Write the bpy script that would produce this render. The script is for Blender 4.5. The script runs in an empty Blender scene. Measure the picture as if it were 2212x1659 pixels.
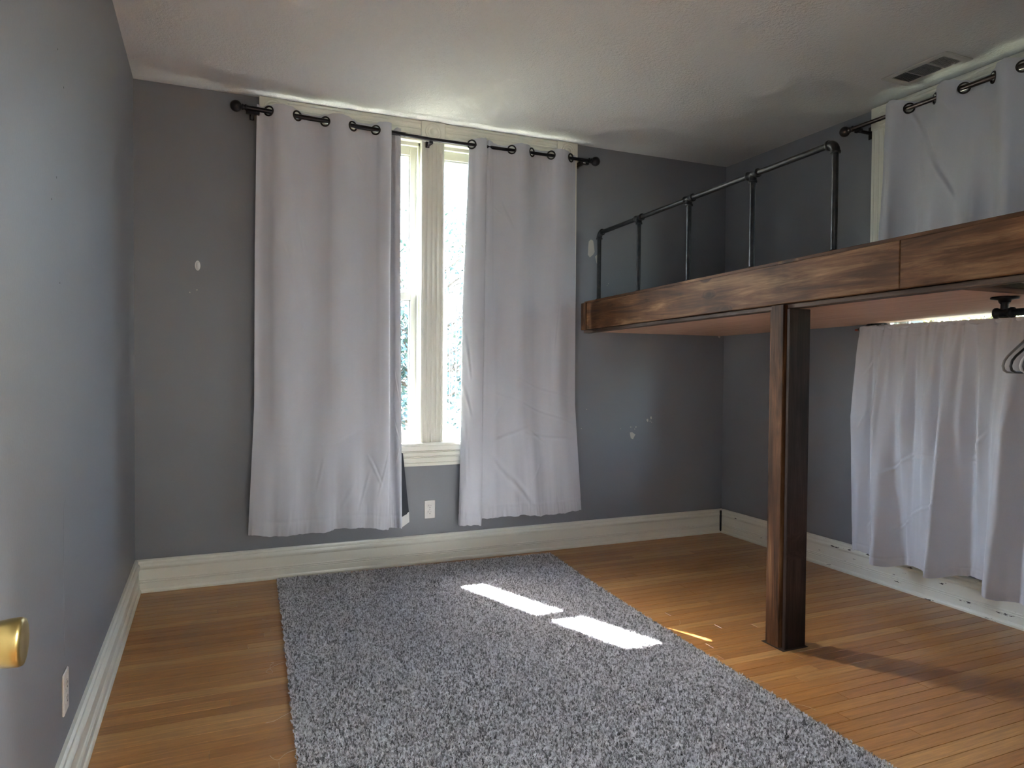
import bpy, math, random
import numpy as np
from mathutils import Vector, Matrix, noise
random.seed(4)
C = bpy.context.scene.collection
SC = bpy.context.scene
PI = math.pi

# ------------------------------------------------------------------ camera, light, exposure
XL, XR, YB, YN, H = -0.3667, 3.5037, 4.1965, 0.20, 2.70     # left, right, window wall, near wall, ceiling
yaw, pitch, roll, FOC, EYE = 0.40456, -0.021609, 0.0076038, 1523.38, 1.2013
fw = Vector((math.sin(yaw)*math.cos(pitch), math.cos(yaw)*math.cos(pitch), math.sin(pitch)))
rt = Vector((math.cos(yaw), -math.sin(yaw), 0)); up = rt.cross(fw)
r2 = rt*math.cos(roll)+up*math.sin(roll); u2 = -rt*math.sin(roll)+up*math.cos(roll)
cam = bpy.data.cameras.new('camera'); cam.sensor_width = 36; cam.lens = FOC/2212*36
cam.clip_start = 0.02
cob = bpy.data.objects.new('camera', cam); C.objects.link(cob)
M = Matrix((r2, u2, -fw)).transposed().to_4x4(); M.translation = (0, 0, EYE)
cob.matrix_world = M
SC.camera = cob

vs = SC.view_settings
vs.view_transform = 'Standard'; vs.look = 'None'; vs.gamma = 1; vs.use_curve_mapping = False
vs.exposure = 1.36
SC.cycles.use_denoising = True
SC.cycles.max_bounces = 14; SC.cycles.diffuse_bounces = 8; SC.cycles.glossy_bounces = 4
SC.cycles.transparent_max_bounces = 12
SC.cycles.sample_clamp_indirect = 20
SC.cycles.caustics_reflective = False; SC.cycles.caustics_refractive = False

SKY, SUN, HALL_FILL = 4.2, 150.0, 1800.0
w = bpy.data.worlds.new('sky'); SC.world = w; w.use_nodes = True
nt = w.node_tree; nt.nodes.clear()
wo = nt.nodes.new('ShaderNodeOutputWorld'); bg = nt.nodes.new('ShaderNodeBackground')
sk = nt.nodes.new('ShaderNodeTexSky'); sk.sky_type = 'NISHITA'; sk.sun_disc = False
sk.sun_elevation = math.radians(49.5); sk.sun_rotation = math.radians(-20)
sk.air_density = 1.0; sk.dust_density = 2.0; sk.ozone_density = 1.0
nt.links.new(sk.outputs[0], bg.inputs[0]); bg.inputs[1].default_value = SKY
nt.links.new(bg.outputs[0], wo.inputs[0])
sl = bpy.data.lights.new('sun', 'SUN'); sl.energy = SUN; sl.angle = math.radians(0.6); sl.color = (1, .975, .95)
so = bpy.data.objects.new('sun', sl); C.objects.link(so)
so.rotation_euler = Vector((0.296, -0.80, -1.0)).to_track_quat('-Z', 'Y').to_euler(); so.location = (-2, 12, 12)
def portal(loc, direction, sx, sy):
    l = bpy.data.lights.new('window_portal', 'AREA'); l.shape = 'RECTANGLE'; l.size = sx; l.size_y = sy
    l.cycles.is_portal = True
    o = bpy.data.objects.new('window_portal', l); C.objects.link(o)
    o.location = loc; o.rotation_euler = Vector(direction).to_track_quat('-Z', 'Z').to_euler()
portal((1.25, YB+.17, 1.66), (0, -1, 0), 1.8, 1.95)
portal((XR+.17, 1.935, 1.66), (-1, 0, 0), 1.8, 1.95)

# ------------------------------------------------------------------ materials
def new_mat(name):
    m = bpy.data.materials.new(name); m.use_nodes = True
    n = m.node_tree; b = n.nodes['Principled BSDF']
    return m, n, b
def N(n, t, **k):
    x = n.nodes.new(t)
    for a, v in k.items(): setattr(x, a, v)
    return x
def coords(n, kind='Object', scale=(1, 1, 1), rnd=False):
    if kind == 'World':
        g = N(n, 'ShaderNodeNewGeometry'); src = g.outputs['Position']
    else:
        g = N(n, 'ShaderNodeTexCoord'); src = g.outputs[kind]
    if rnd:
        oi = N(n, 'ShaderNodeObjectInfo'); mu = N(n, 'ShaderNodeVectorMath', operation='MULTIPLY_ADD')
        cx = N(n, 'ShaderNodeCombineXYZ')
        for i in range(3): n.links.new(oi.outputs['Random'], cx.inputs[i])
        mu.inputs[1].default_value = (37, 53, 19)
        n.links.new(cx.outputs[0], mu.inputs[0]); n.links.new(src, mu.inputs[2]); src = mu.outputs[0]
    mp = N(n, 'ShaderNodeMapping'); mp.inputs['Scale'].default_value = scale
    n.links.new(src, mp.inputs[0]); return mp.outputs[0]
def tex_noise(n, vec, scale, detail=4, rough=.55, dist=0):
    t = N(n, 'ShaderNodeTexNoise'); t.inputs['Scale'].default_value = scale
    t.inputs['Detail'].default_value = detail; t.inputs['Roughness'].default_value = rough
    t.inputs['Distortion'].default_value = dist; n.links.new(vec, t.inputs['Vector']); return t.outputs['Fac']
def ramp(n, fac, stops):
    r = N(n, 'ShaderNodeValToRGB'); e = r.color_ramp.elements
    while len(e) < len(stops): e.new(.5)
    for i, (p, c) in enumerate(stops):
        e[i].position = p; e[i].color = (c if isinstance(c, tuple) else (c, c, c)) + (1,)
    n.links.new(fac, r.inputs[0]); return r.outputs[0]
def mixc(n, fac, a, b, mode='MIX'):
    m = N(n, 'ShaderNodeMix', data_type='RGBA', blend_type=mode)
    for idx, v in ((0, fac), (6, a), (7, b)):
        if hasattr(v, 'links') or hasattr(v, 'is_linked'): n.links.new(v, m.inputs[idx])
        elif idx == 0: m.inputs[0].default_value = v
        else: m.inputs[idx].default_value = tuple(v) + (1,)
    return m.outputs[2]
def mathn(n, op, a, b=None, c=None):
    m = N(n, 'ShaderNodeMath', operation=op)
    for i, v in enumerate((a, b, c)):
        if v is None: continue
        if hasattr(v, 'is_linked'): n.links.new(v, m.inputs[i])
        else: m.inputs[i].default_value = v
    return m.outputs[0]
def bump(n, b, h, strength, dist=.01, prev=None):
    u = N(n, 'ShaderNodeBump'); u.inputs['Strength'].default_value = strength; u.inputs['Distance'].default_value = dist
    n.links.new(h, u.inputs['Height'])
    if prev is not None: n.links.new(prev, u.inputs['Normal'])
    n.links.new(u.outputs[0], b.inputs['Normal']); return u.outputs[0]
def simple(name, col, rough=.5, metal=0, spec=.5):
    m, n, b = new_mat(name); b.inputs['Base Color'].default_value = tuple(col)+(1,)
    b.inputs['Roughness'].default_value = rough; b.inputs['Metallic'].default_value = metal
    b.inputs['Specular IOR Level'].default_value = spec
    return m

def wall_paint():
    m, n, b = new_mat('grey_wall_paint'); v = coords(n, 'World')
    f = tex_noise(n, v, 1.3, 3)
    c = mixc(n, f, (.193, .202, .220), (.221, .230, .249))
    n.links.new(c, b.inputs['Base Color']); b.inputs['Roughness'].default_value = .48
    b.inputs['Specular IOR Level'].default_value = .35
    bump(n, b, tex_noise(n, v, 110, 3, .6), .10, .004)
    return m
def ceiling_paint():
    m, n, b = new_mat('textured_ceiling_paint'); v = coords(n, 'World')
    b.inputs['Base Color'].default_value = (.60, .60, .60, 1); b.inputs['Roughness'].default_value = .8
    # stipple
    st = tex_noise(n, v, 75, 4, .65)
    # pairs of short raised strokes running toward the window wall
    sx = N(n, 'ShaderNodeSeparateXYZ'); n.links.new(v, sx.inputs[0])
    u = mathn(n, 'DIVIDE', sx.outputs['X'], .17); fu = mathn(n, 'FRACT', u); iu = mathn(n, 'FLOOR', u)
    l1 = mathn(n, 'COMPARE', fu, .44, .03); l2 = mathn(n, 'COMPARE', fu, .60, .03)
    ln = mathn(n, 'ADD', l1, l2)
    vv = mathn(n, 'ADD', mathn(n, 'DIVIDE', sx.outputs['Y'], .22), mathn(n, 'MULTIPLY', iu, .37))
    dash = mathn(n, 'COMPARE', mathn(n, 'FRACT', vv), .5, .27)
    k = mathn(n, 'MULTIPLY', ln, dash)
    msk = ramp(n, tex_noise(n, v, .9, 2), [(.40, 0.), (.6, 1.)])
    k = mathn(n, 'MULTIPLY', k, msk)
    hh = mathn(n, 'ADD', mathn(n, 'MULTIPLY', k, 2.2), mathn(n, 'MULTIPLY', st, .8))
    nb = bump(n, b, hh, 1.0, .010)
    # slight sag of the old plaster
    lo = tex_noise(n, coords(n, 'World', (1.1, .35, 1)), 1.6, 1, .4)
    bump(n, b, lo, .55, .05, nb)
    return m
def trim_paint(name, col, chips=0.0):
    m, n, b = new_mat(name); v = coords(n, 'World')
    c = mixc(n, tex_noise(n, v, 5, 4), tuple(x*.92 for x in col), col)
    if chips:
        s = coords(n, 'World', (1, .55, 2.4))
        k = mathn(n, 'MULTIPLY', tex_noise(n, s, 16, 5, .65), 1)
        f = ramp(n, k, [(.70-chips*.1, 0.), (.72-chips*.1, 1.)])
        c = mixc(n, f, c, (.035, .026, .02))
    n.links.new(c, b.inputs['Base Color']); b.inputs['Roughness'].default_value = .38
    bump(n, b, tex_noise(n, v, 60, 3), .12, .003)
    return m
def floor_wood():
    m, n, b = new_mat('oak_floor_board')
    v = coords(n, 'World', (1.6, 26, 1), rnd=True)
    g = tex_noise(n, v, 3.2, 6, .62, .2)
    fine = tex_noise(n, coords(n, 'World', (3, 170, 1), rnd=True), 4, 4, .6)
    oi = N(n, 'ShaderNodeObjectInfo')
    base = ramp(n, oi.outputs['Random'], [(0., (.36, .155, .045)), (.3, (.50, .245, .078)), (.55, (.43, .195, .058)), (.8, (.57, .31, .11)), (1., (.39, .17, .05))])
    dk = ramp(n, g, [(.3, .70), (.65, 1.08)])
    c = mixc(n, 1.0, base, dk, 'MULTIPLY')
    c = mixc(n, 1.0, c, ramp(n, fine, [(.35, .82), (.6, 1.05)]), 'MULTIPLY')
    n.links.new(c, b.inputs['Base Color'])
    b.inputs['Roughness'].default_value = .30
    b.inputs['Specular IOR Level'].default_value = .5
    bump(n, b, fine, .05, .002)
    return m
def stained_wood(name, axis, dark=(.030, .014, .008), mid=(.120, .053, .023), lite=(.29, .165, .082), bias=0.):
    m, n, b = new_mat(name)
    s = [9, 9, 9]; s[axis] = .9
    v = coords(n, 'World', tuple(s), rnd=True)
    kv = [0., 5.5, 5.5]; kv[axis] = 2.6
    if axis == 0: kv = [2.6, 5.5, 5.5]
    kn = N(n, 'ShaderNodeTexVoronoi'); kn.inputs['Scale'].default_value = 1.25
    n.links.new(coords(n, 'World', tuple(kv), rnd=True), kn.inputs['Vector'])
    kd = ramp(n, kn.outputs['Distance'], [(.0, 1.), (.07, .85), (.22, 0.)])
    warp = N(n, 'ShaderNodeVectorMath', operation='MULTIPLY_ADD')
    cx = N(n, 'ShaderNodeCombineXYZ')
    for i in range(3): n.links.new(kd, cx.inputs[i])
    n.links.new(cx.outputs[0], warp.inputs[0]); warp.inputs[1].default_value = (.5, .5, .5); n.links.new(v, warp.inputs[2])
    g = tex_noise(n, warp.outputs[0], 1.7, 7, .62, .9)
    c = ramp(n, g, [(.28+bias, dark), (.5+bias, mid), (.72+bias, lite)])
    s2 = [60, 60, 60]; s2[axis] = 2
    fn = tex_noise(n, coords(n, 'World', tuple(s2), rnd=True), 2.5, 4, .6)
    c = mixc(n, 1.0, c, ramp(n, fn, [(.3, .72), (.65, 1.12)]), 'MULTIPLY')
    c = mixc(n, kd, c, (.018, .011, .008))
    wn = tex_noise(n, coords(n, 'World', (2, 2, 2), rnd=True), 1.6, 3)
    c = mixc(n, 1.0, c, ramp(n, wn, [(.35, .7), (.65, 1.15)]), 'MULTIPLY')
    n.links.new(c, b.inputs['Base Color'])
    b.inputs['Roughness'].default_value = .55; b.inputs['Specular IOR Level'].default_value = .12
    bump(n, b, mathn(n, 'ADD', g, fn), .22, .004)
    return m
def plywood():
    m, n, b = new_mat('pink_tan_plywood')
    g = tex_noise(n, coords(n, 'World', (14, 1.2, 1)), 2, 6, .6, .5)
    c = ramp(n, g, [(.3, (.46, .27, .18)), (.7, (.60, .38, .265))])
    n.links.new(c, b.inputs['Base Color']); b.inputs['Roughness'].default_value = .6
    return m
def fabric(name, a, c2, sheen=.25):
    m, n, b = new_mat(name); v = coords(n, 'World')
    wv = tex_noise(n, coords(n, 'World', (1, 1, 6)), 260, 2)
    c = mixc(n, wv, a, c2); n.links.new(c, b.inputs['Base Color'])
    b.inputs['Roughness'].default_value = .62; b.inputs['Sheen Weight'].default_value = sheen
    b.inputs['Sheen Roughness'].default_value = .4; b.inputs['Specular IOR Level'].default_value = .35
    bump(n, b, mathn(n, 'ADD', wv, mathn(n, 'MULTIPLY', tex_noise(n, v, 22, 4), 1.5)), .12, .003)
    return m
def glass_mat():
    m, n, b = new_mat('window_glass'); n.nodes.remove(b)
    out = n.nodes['Material Output']; tr = N(n, 'ShaderNodeBsdfTransparent'); gl = N(n, 'ShaderNodeBsdfGlossy')
    gl.inputs['Roughness'].default_value = .02; tr.inputs[0].default_value = (.96, .98, .97, 1)
    fr = N(n, 'ShaderNodeFresnel'); ge = N(n, 'ShaderNodeNewGeometry'); io = N(n, 'ShaderNodeMapRange')
    io.inputs['To Min'].default_value = 1.45; io.inputs['To Max'].default_value = 1/1.45
    n.links.new(ge.outputs['Backfacing'], io.inputs['Value']); n.links.new(io.outputs[0], fr.inputs[0]); mx = N(n, 'ShaderNodeMixShader')
    n.links.new(fr.outputs[0], mx.inputs[0]); n.links.new(tr.outputs[0], mx.inputs[1]); n.links.new(gl.outputs[0], mx.inputs[2])
    n.links.new(mx.outputs[0], out.inputs[0]); return m
def pipe_mat():
    m, n, b = new_mat('black_iron_pipe'); v = coords(n, 'World')
    c = ramp(n, tex_noise(n, v, 30, 5), [(.4, (.010, .011, .014)), (.7, (.030, .030, .030))])
    n.links.new(c, b.inputs['Base Color']); b.inputs['Metallic'].default_value = .55; b.inputs['Roughness'].default_value = .42
    bump(n, b, tex_noise(n, v, 220, 3), .2, .002); return m
def rug_mat():
    m, n, b = new_mat('grey_rug_yarn')
    oi = N(n, 'ShaderNodeObjectInfo')
    c = ramp(n, oi.outputs['Random'], [(0., (.10, .10, .11)), (.35, (.36, .355, .375)), (.6, (.76, .755, .79)), (1., (.95, .94, .98))])
    n.links.new(c, b.inputs['Base Color']); b.inputs['Roughness'].default_value = .85; b.inputs['Sheen Weight'].default_value = .2
    return m
def leaf_mat(name, a, c2):
    m, n, b = new_mat(name); c = mixc(n, tex_noise(n, coords(n, 'World'), 3, 3), a, c2)
    n.links.new(c, b.inputs['Base Color']); b.inputs['Roughness'].default_value = .5
    return m
def lawn_mat():
    m, n, b = new_mat('lawn_grass'); v = coords(n, 'World')
    c = ramp(n, tex_noise(n, v, 3, 8, .7), [(.3, (.035, .037, .026)), (.7, (.062, .062, .044))])
    n.links.new(c, b.inputs['Base Color']); b.inputs['Roughness'].default_value = .9; return m

WALL = wall_paint(); CEIL = ceiling_paint()
TRIM = trim_paint('cream_trim_paint', (.76, .755, .665)); TRIMW = trim_paint('worn_cream_trim_paint', (.78, .78, .69), .55)
OAK = floor_wood(); SUB = simple('dark_floor_joint', (.035, .016, .008), .8)
STY = stained_wood('dark_stained_pine_board', 1); STZ = stained_wood('dark_stained_pine_post', 2, bias=.10)
STX = stained_wood('dark_stained_pine_cross', 0, bias=.08)
STSHADE = stained_wood('shade_dark_stained_pine', 2, (.018, .011, .009), (.035, .021, .016), (.065, .04, .03))  # shade on the post front put into the stain colour
STLIP = stained_wood('stained_pine_edging', 1, (.03, .018, .013), (.07, .045, .034), (.15, .11, .085))
PLY = plywood(); FAB = fabric('light_grey_curtain_cloth', (.49, .505, .555), (.55, .565, .615)); LIN = fabric('dark_navy_blackout_lining', (.014, .017, .026), (.020, .024, .034), .0)
GLASS = glass_mat(); PIPE = pipe_mat(); RUG = rug_mat(); RUGB = simple('rug_backing', (.10, .09, .092), .95)
BLACKM = simple('black_rod_metal', (.014, .013, .018), .3, .6); BRONZE = simple('satin_bronze_metal', (.085, .07, .065), .3, .95)
DBRONZE = simple('dark_bronze_grommet', (.03, .026, .025), .32, .8)
PLATE = simple('ivory_outlet_plastic', (.62, .59, .55), .35); SLOT = simple('dark_outlet_slot', (.02, .02, .02), .6)
SCREW = simple('screw_steel', (.5, .5, .48), .35, .9); BRASS = simple('aged_brass', (.17, .12, .042), .33, .95)
WHITEP = simple('white_plastic', (.72, .72, .70), .35); TAPE = simple('silver_black_tape', (.12, .12, .115), .35, .6)
REDP = simple('red_rubber_tip', (.32, .06, .03), .5); CHIP = simple('bare_plaster', (.50, .47, .42), .8)
VENT = simple('beige_vent_paint', (.47, .46, .43), .5); VDARK = simple('vent_duct_black', (.012, .012, .012), .8)
HBLACK = simple('black_hanger_plastic', (.012, .012, .014), .3); HGREY = simple('grey_hanger_plastic', (.22, .22, .22), .3); HWHITE = simple('white_hanger_plastic', (.6, .6, .6), .3)
THREAD = simple('pale_thread', (.62, .50, .40), .7); LINT = simple('brown_lint', (.12, .06, .04), .9)
DIMREV = simple('dimmed_reveal_paint', (.15, .15, .14), .85)  # outer reveals coloured dark to tame the sunlight they bounce
BARK = simple('grey_bark', (.12, .09, .07), .9); LAWN = lawn_mat()
LEAFA = leaf_mat('yellow_green_leaf', (.14, .17, .02), (.24, .26, .04)); LEAFB = leaf_mat('blue_green_leaf', (.02, .045, .04), (.04, .075, .055))
BRICK = simple('exterior_brick', (.34, .18, .13), .9); DOORP = trim_paint('white_door_paint', (.62, .61, .56))

# ------------------------------------------------------------------ mesh helpers
class MB:
    def __init__(s): s.v = []; s.f = []; s.sm = []
    def add(s, vs, fs, smooth=False):
        o = len(s.v); s.v += [tuple(p) for p in vs]; s.f += [tuple(i+o for i in f) for f in fs]; s.sm += [smooth]*len(fs); return s
    def box(s, a, b, bev=0):
        (x0, y0, z0), (x1, y1, z1) = a, b
        if bev <= 0:
            return s.add([(x0,y0,z0),(x1,y0,z0),(x1,y1,z0),(x0,y1,z0),(x0,y0,z1),(x1,y0,z1),(x1,y1,z1),(x0,y1,z1)],
                  [(3,2,1,0),(4,5,6,7),(0,1,5,4),(1,2,6,5),(2,3,7,6),(3,0,4,7)])
        V = []; 
        for i, X in enumerate((x0, x1)):
            for j, Y in enumerate((y0, y1)):
                for k, Z in enumerate((z0, z1)):
                    dx, dy, dz = [bev*(1 if q == 0 else -1) for q in (i, j, k)]
                    V += [(X, Y+dy, Z+dz), (X+dx, Y, Z+dz), (X+dx, Y+dy, Z)]
        ix = lambda i, j, k, c: ((i*2+j)*2+k)*3+c
        F = []
        for i in (0, 1): F.append([ix(i,0,0,0), ix(i,1,0,0), ix(i,1,1,0), ix(i,0,1,0)])
        for j in (0, 1): F.append([ix(0,j,0,1), ix(1,j,0,1), ix(1,j,1,1), ix(0,j,1,1)])
        for k in (0, 1): F.append([ix(0,0,k,2), ix(1,0,k,2), ix(1,1,k,2), ix(0,1,k,2)])
        for i in (0, 1):
            for j in (0, 1): F.append([ix(i,j,0,0), ix(i,j,1,0), ix(i,j,1,1), ix(i,j,0,1)])
            for k in (0, 1): F.append([ix(i,0,k,0), ix(i,1,k,0), ix(i,1,k,2), ix(i,0,k,2)])
        for j in (0, 1):
            for k in (0, 1): F.append([ix(0,j,k,1), ix(1,j,k,1), ix(1,j,k,2), ix(0,j,k,2)])
        for i in (0, 1):
            for j in (0, 1):
                for k in (0, 1): F.append([ix(i,j,k,0), ix(i,j,k,1), ix(i,j,k,2)])
        c = Vector(((x0+x1)/2, (y0+y1)/2, (z0+z1)/2)); FF = []
        for f in F:
            p = [Vector(V[q]) for q in f]; nn = (p[1]-p[0]).cross(p[2]-p[0]); m_ = sum(p, Vector())/len(p)
            FF.append(f if nn.dot(m_-c) > 0 else f[::-1])
        return s.add(V, FF)
    def sweep(s, prof, org, A, B, L, smooth=False):
        org, A, B, L = map(Vector, (org, A, B, L)); n = len(prof)
        vs = [org+A*a+B*b for a, b in prof]; vs += [p+L for p in vs]
        fs = [(i, (i+1) % n, (i+1) % n+n, i+n) for i in range(n)]
        area = sum(prof[i][0]*prof[(i+1) % n][1]-prof[(i+1) % n][0]*prof[i][1] for i in range(n))
        flip = (area > 0) != (A.cross(B).dot(L) > 0)
        caps = [tuple(range(n))[::-1], tuple(range(n, 2*n))]
        fs += caps
        if flip: fs = [f[::-1] for f in fs]
        return s.add(vs, fs, smooth)
    def tube(s, pts, r, seg=10, closed=False, cap=True):
        pts = [Vector(p) for p in pts]; n = len(pts); rr = r if isinstance(r, (list, tuple)) else [r]*n
        tg = []
        for i in range(n):
            a = pts[(i-1) % n] if closed or i > 0 else pts[i]; b = pts[(i+1) % n] if closed or i < n-1 else pts[i]
            tg.append((b-a).normalized())
        u = tg[0].orthogonal().normalized(); V = []
        for i in range(n):
            u = (u-tg[i]*u.dot(tg[i])).normalized(); v = tg[i].cross(u)
            V += [pts[i]+(u*math.cos(2*PI*k/seg)+v*math.sin(2*PI*k/seg))*rr[i] for k in range(seg)]
        F = []
        for i in range(n if closed else n-1):
            j = (i+1) % n
            F += [(i*seg+k, i*seg+(k+1) % seg, j*seg+(k+1) % seg, j*seg+k) for k in range(seg)]
        s.add(V, F, True)
        if cap and not closed:
            s.add(V[:seg], [tuple(range(seg))[::-1]]); s.add(V[-seg:], [tuple(range(seg))])
        return s
    def lathe(s, prof, org, axis, seg=20, smooth=True):   # prof: (distance along axis, radius)
        org = Vector(org); a = Vector(axis).normalized(); u = a.orthogonal().normalized(); v = a.cross(u); V = []
        for d, r in prof: V += [org+a*d+(u*math.cos(2*PI*k/seg)+v*math.sin(2*PI*k/seg))*max(r, 1e-5) for k in range(seg)]
        F = [(i*seg+k, i*seg+(k+1) % seg, (i+1)*seg+(k+1) % seg, (i+1)*seg+k) for i in range(len(prof)-1) for k in range(seg)]
        return s.add(V, F, smooth)
    def ball(s, c, r, seg=20):
        return s.lathe([(-r*math.cos(PI*i/12), r*math.sin(PI*i/12)) for i in range(13)], c, (0, 0, 1), seg)
    def build(s, name, mat, parent=None, off=None, fn=None):
        me = bpy.data.meshes.new(name); V = s.v
        if fn: V = [fn(*p) for p in V]
        o = bpy.data.objects.new(name, me); C.objects.link(o)
        base = Vector((0, 0, 0))
        if parent is not None:
            o.parent = parent; base = origin(parent)
        if off is not None:
            o.location = Vector(off)-base; base = Vector(off)
        me.from_pydata([tuple(Vector(p)-base) for p in V], [], s.f)
        me.polygons.foreach_set('use_smooth', s.sm); me.materials.append(mat); me.update()
        return o
def origin(o):
    v = Vector(o.location)
    while o.parent: o = o.parent; v += o.location
    return v
def thing(name, label, cat, loc, group=None):
    o = bpy.data.objects.new(name, None); C.objects.link(o); o.location = loc; o.empty_display_size = .05
    if label: o['label'] = label; o['category'] = cat
    if group: o['group'] = group
    return o
def tag(o, label, cat, group=None):
    o['label'] = label; o['category'] = cat
    if group: o['group'] = group
    return o
def struct(o): o['kind'] = 'structure'; return o
def sroot(name, loc): return struct(thing(name, None, None, loc))
def copy_tree(o, parent=None):
    c = o.copy(); C.objects.link(c); c.parent = parent
    for ch in list(o.children): copy_tree(ch, c)
    return c

# ------------------------------------------------------------------ room shell
TH = .25
def wall_with_hole(name, mp, u0, u1, z0, z1, hu0, hu1, hz0, hz1, th, mat):
    b = MB()
    def bx(a0, a1, c0, c1):
        p, q = mp(a0, 0, c0), mp(a1, th, c1)
        b.box([min(p[i], q[i]) for i in range(3)], [max(p[i], q[i]) for i in range(3)])
    bx(u0, hu0, z0, z1); bx(hu1, u1, z0, z1); bx(hu0, hu1, z0, hz0); bx(hu0, hu1, hz1, z1)
    return struct(b.build(name, mat))
mpb = lambda u, d, z: (u, YB+d, z)
mpr = lambda u, d, z: (XR+d, u, z)
mpn = lambda u, d, z: (u, YN-d, z)
WU0, WU1, WZ0, WZ1 = .385, 2.115, .735, 2.585
wback = wall_with_hole('wall_back', mpb, XL-TH, XR+TH, -.05, H+.1, WU0, WU1, WZ0, WZ1, TH, WALL)
R0, R1 = .94, 2.93
wright = wall_with_hole('wall_right', mpr, YN-.12, YB, -.05, H+.1, R0+.135, R1-.135, WZ0, WZ1, TH, WALL)
DX0, DX1, DZ = -.30, 1.15, 2.15
wnear = wall_with_hole('wall_near', mpn, XL-.12, XR, -.05, H+.1, DX0, DX1, -.04, DZ, .12, WALL)
wleft = struct(MB().box((XL-.12, -2.6, -.05), (XL, YB, H+.1)).build('wall_left', WALL))
ceil = struct(MB().box((XL-.12, YN-.12, H), (XR+.02, YB+.02, H+.08)).build('ceiling', CEIL))
floor = struct(MB().box((XL-.02, -2.6, -.05), (XR+.02, YB+.02, -.0125)).build('floor', SUB))
# oak strip floor: every strip its own board
pm = MB(); bv = .0011
pm.box((0, 0, -.0125), (1, 1, 0)); me0 = bpy.data.meshes.new('floor_board')
PWID = .0572
V = [(0,0,-.0125),(1,0,-.0125),(1,1,-.0125),(0,1,-.0125)]
def board_mesh():
    gx = .0006; w_ = PWID-.0011
    V = [(0,0,-.012),(1,0,-.012),(1,w_,-.012),(0,w_,-.012),(0,0,-bv),(1,0,-bv),(1,w_,-bv),(0,w_,-bv),
         (gx,bv,0),(1-gx,bv,0),(1-gx,w_-bv,0),(gx,w_-bv,0)]
    F = [(3,2,1,0),(0,1,5,4),(1,2,6,5),(2,3,7,6),(3,0,4,7),(4,5,9,8),(5,6,10,9),(6,7,11,10),(7,4,8,11),(8,9,10,11)]
    me0.from_pydata(V, [], F); me0.materials.append(OAK); me0.update()
board_mesh()
rb = random.Random(12); y = YN+.004; nb = 0
while y < YB-.02:
    x = XL; first = True; cuts = [XL]
    x += rb.uniform(.35, 1.3)
    while x < XR-.35:
        cuts.append(x); x += rb.uniform(.8, 1.9)
    cuts.append(XR)
    for a, b_ in zip(cuts, cuts[1:]):
        if nb >= 298: break
        o = bpy.data.objects.new('floor_board', me0); C.objects.link(o); o.parent = floor
        o.location = (a+.0005, y, 0); o.scale = (b_-a-.001, 1, 1+0*rb.random()); nb += 1
    y += PWID
# hall floor
o = MB().box((XL, -2.6, -.012), (2.0, YN+.003, 0)).build('hall_floor', OAK, floor)

# baseboards
BP = [(0,0),(.029,0),(.030,.010),(.027,.018),(.022,.022),(.022,.048),(.019,.0515),(.022,.055),(.022,.058),(.019,.0615),(.022,.065),(.022,.068),(.019,.0715),(.0185,.075),(.0185,.122),(.022,.126),(.0265,.133),(.027,.140),(.022,.148),(.016,.153),(.0175,.157),(.0165,.166),(.010,.172),(0,.173)]
bbb = struct(MB().sweep(BP, (XL, YB, 0), (0,-1,0), (0,0,1), (XR-XL, 0, 0)).build('baseboard_back', TRIM))
bbl = struct(MB().sweep(BP, (XL, YN, 0), (1,0,0), (0,0,1), (0, YB-YN-.02, 0)).build('baseboard_left', TRIM))
bbr = struct(MB().sweep(BP, (XR, YN, 0), (-1,0,0), (0,0,1), (0, YB-YN-.022, 0)).build('baseboard_right', TRIMW))
MB().box((XR-.036, YB-.034, .012), (XR-.026, YB-.024, .165)).build('corner_gap', SLOT, bbr)
struct(MB().sweep(BP, (DX1+.1, YN, 0), (0,1,0), (0,0,1), (XR-DX1-.13, 0, 0)).build('baseboard_near', TRIM))
# doorway trim and the open door flat against the left wall
dj = MB().box((DX1, YN-.12, 0), (DX1+.012, YN+.0, DZ)).box((DX1+.005, YN, 0), (DX1+.1, YN+.02, DZ+.09)).box((DX0-.04, YN, DZ), (DX1+.1, YN+.02, DZ+.1))
struct(dj.build('trim_1', TRIM))
door = sroot('door_1', (-.30, YN+.04, 0))
MB().box((-.328, YN+.04, .012), (-.292, 1.025, 2.03), .002).build('door_leaf', DOORP, door)
KC = (-.292, .955, .885)
MB().lathe([(0, .031), (.004, .031), (.006, .026), (.008, .013), (.034, .011)], KC, (1, 0, 0), 28).build('knob_rose', BRASS, door)
MB().lathe([(.030, .010), (.036, .014), (.048, .0195), (.066, .0250), (.084, .0275), (.092, .0275), (.0955, .0262), (.0965, .022), (.0968, .0)], KC, (1, 0, 0), 40).build('door_knob', BRASS, door)
MB().box((-.33, YN+.03, .3), (-.29, YN+.045, .4)).box((-.33, YN+.03, 1.7), (-.29, YN+.045, 1.8)).build('hinge', BRASS, door)
# hall behind the camera
struct(MB().box((2.0, -2.6, -.05), (2.1, YN-.12, H+.1)).build('wall_hall_right', DOORP))
struct(MB().box((XL-.12, -2.7, -.05), (2.1, -2.6, H+.1)).build('wall_hall_end', DOORP))
struct(MB().box((XL-.12, -2.7, H), (2.1, YN-.12, H+.08)).build('ceiling_hall', CEIL))

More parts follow.
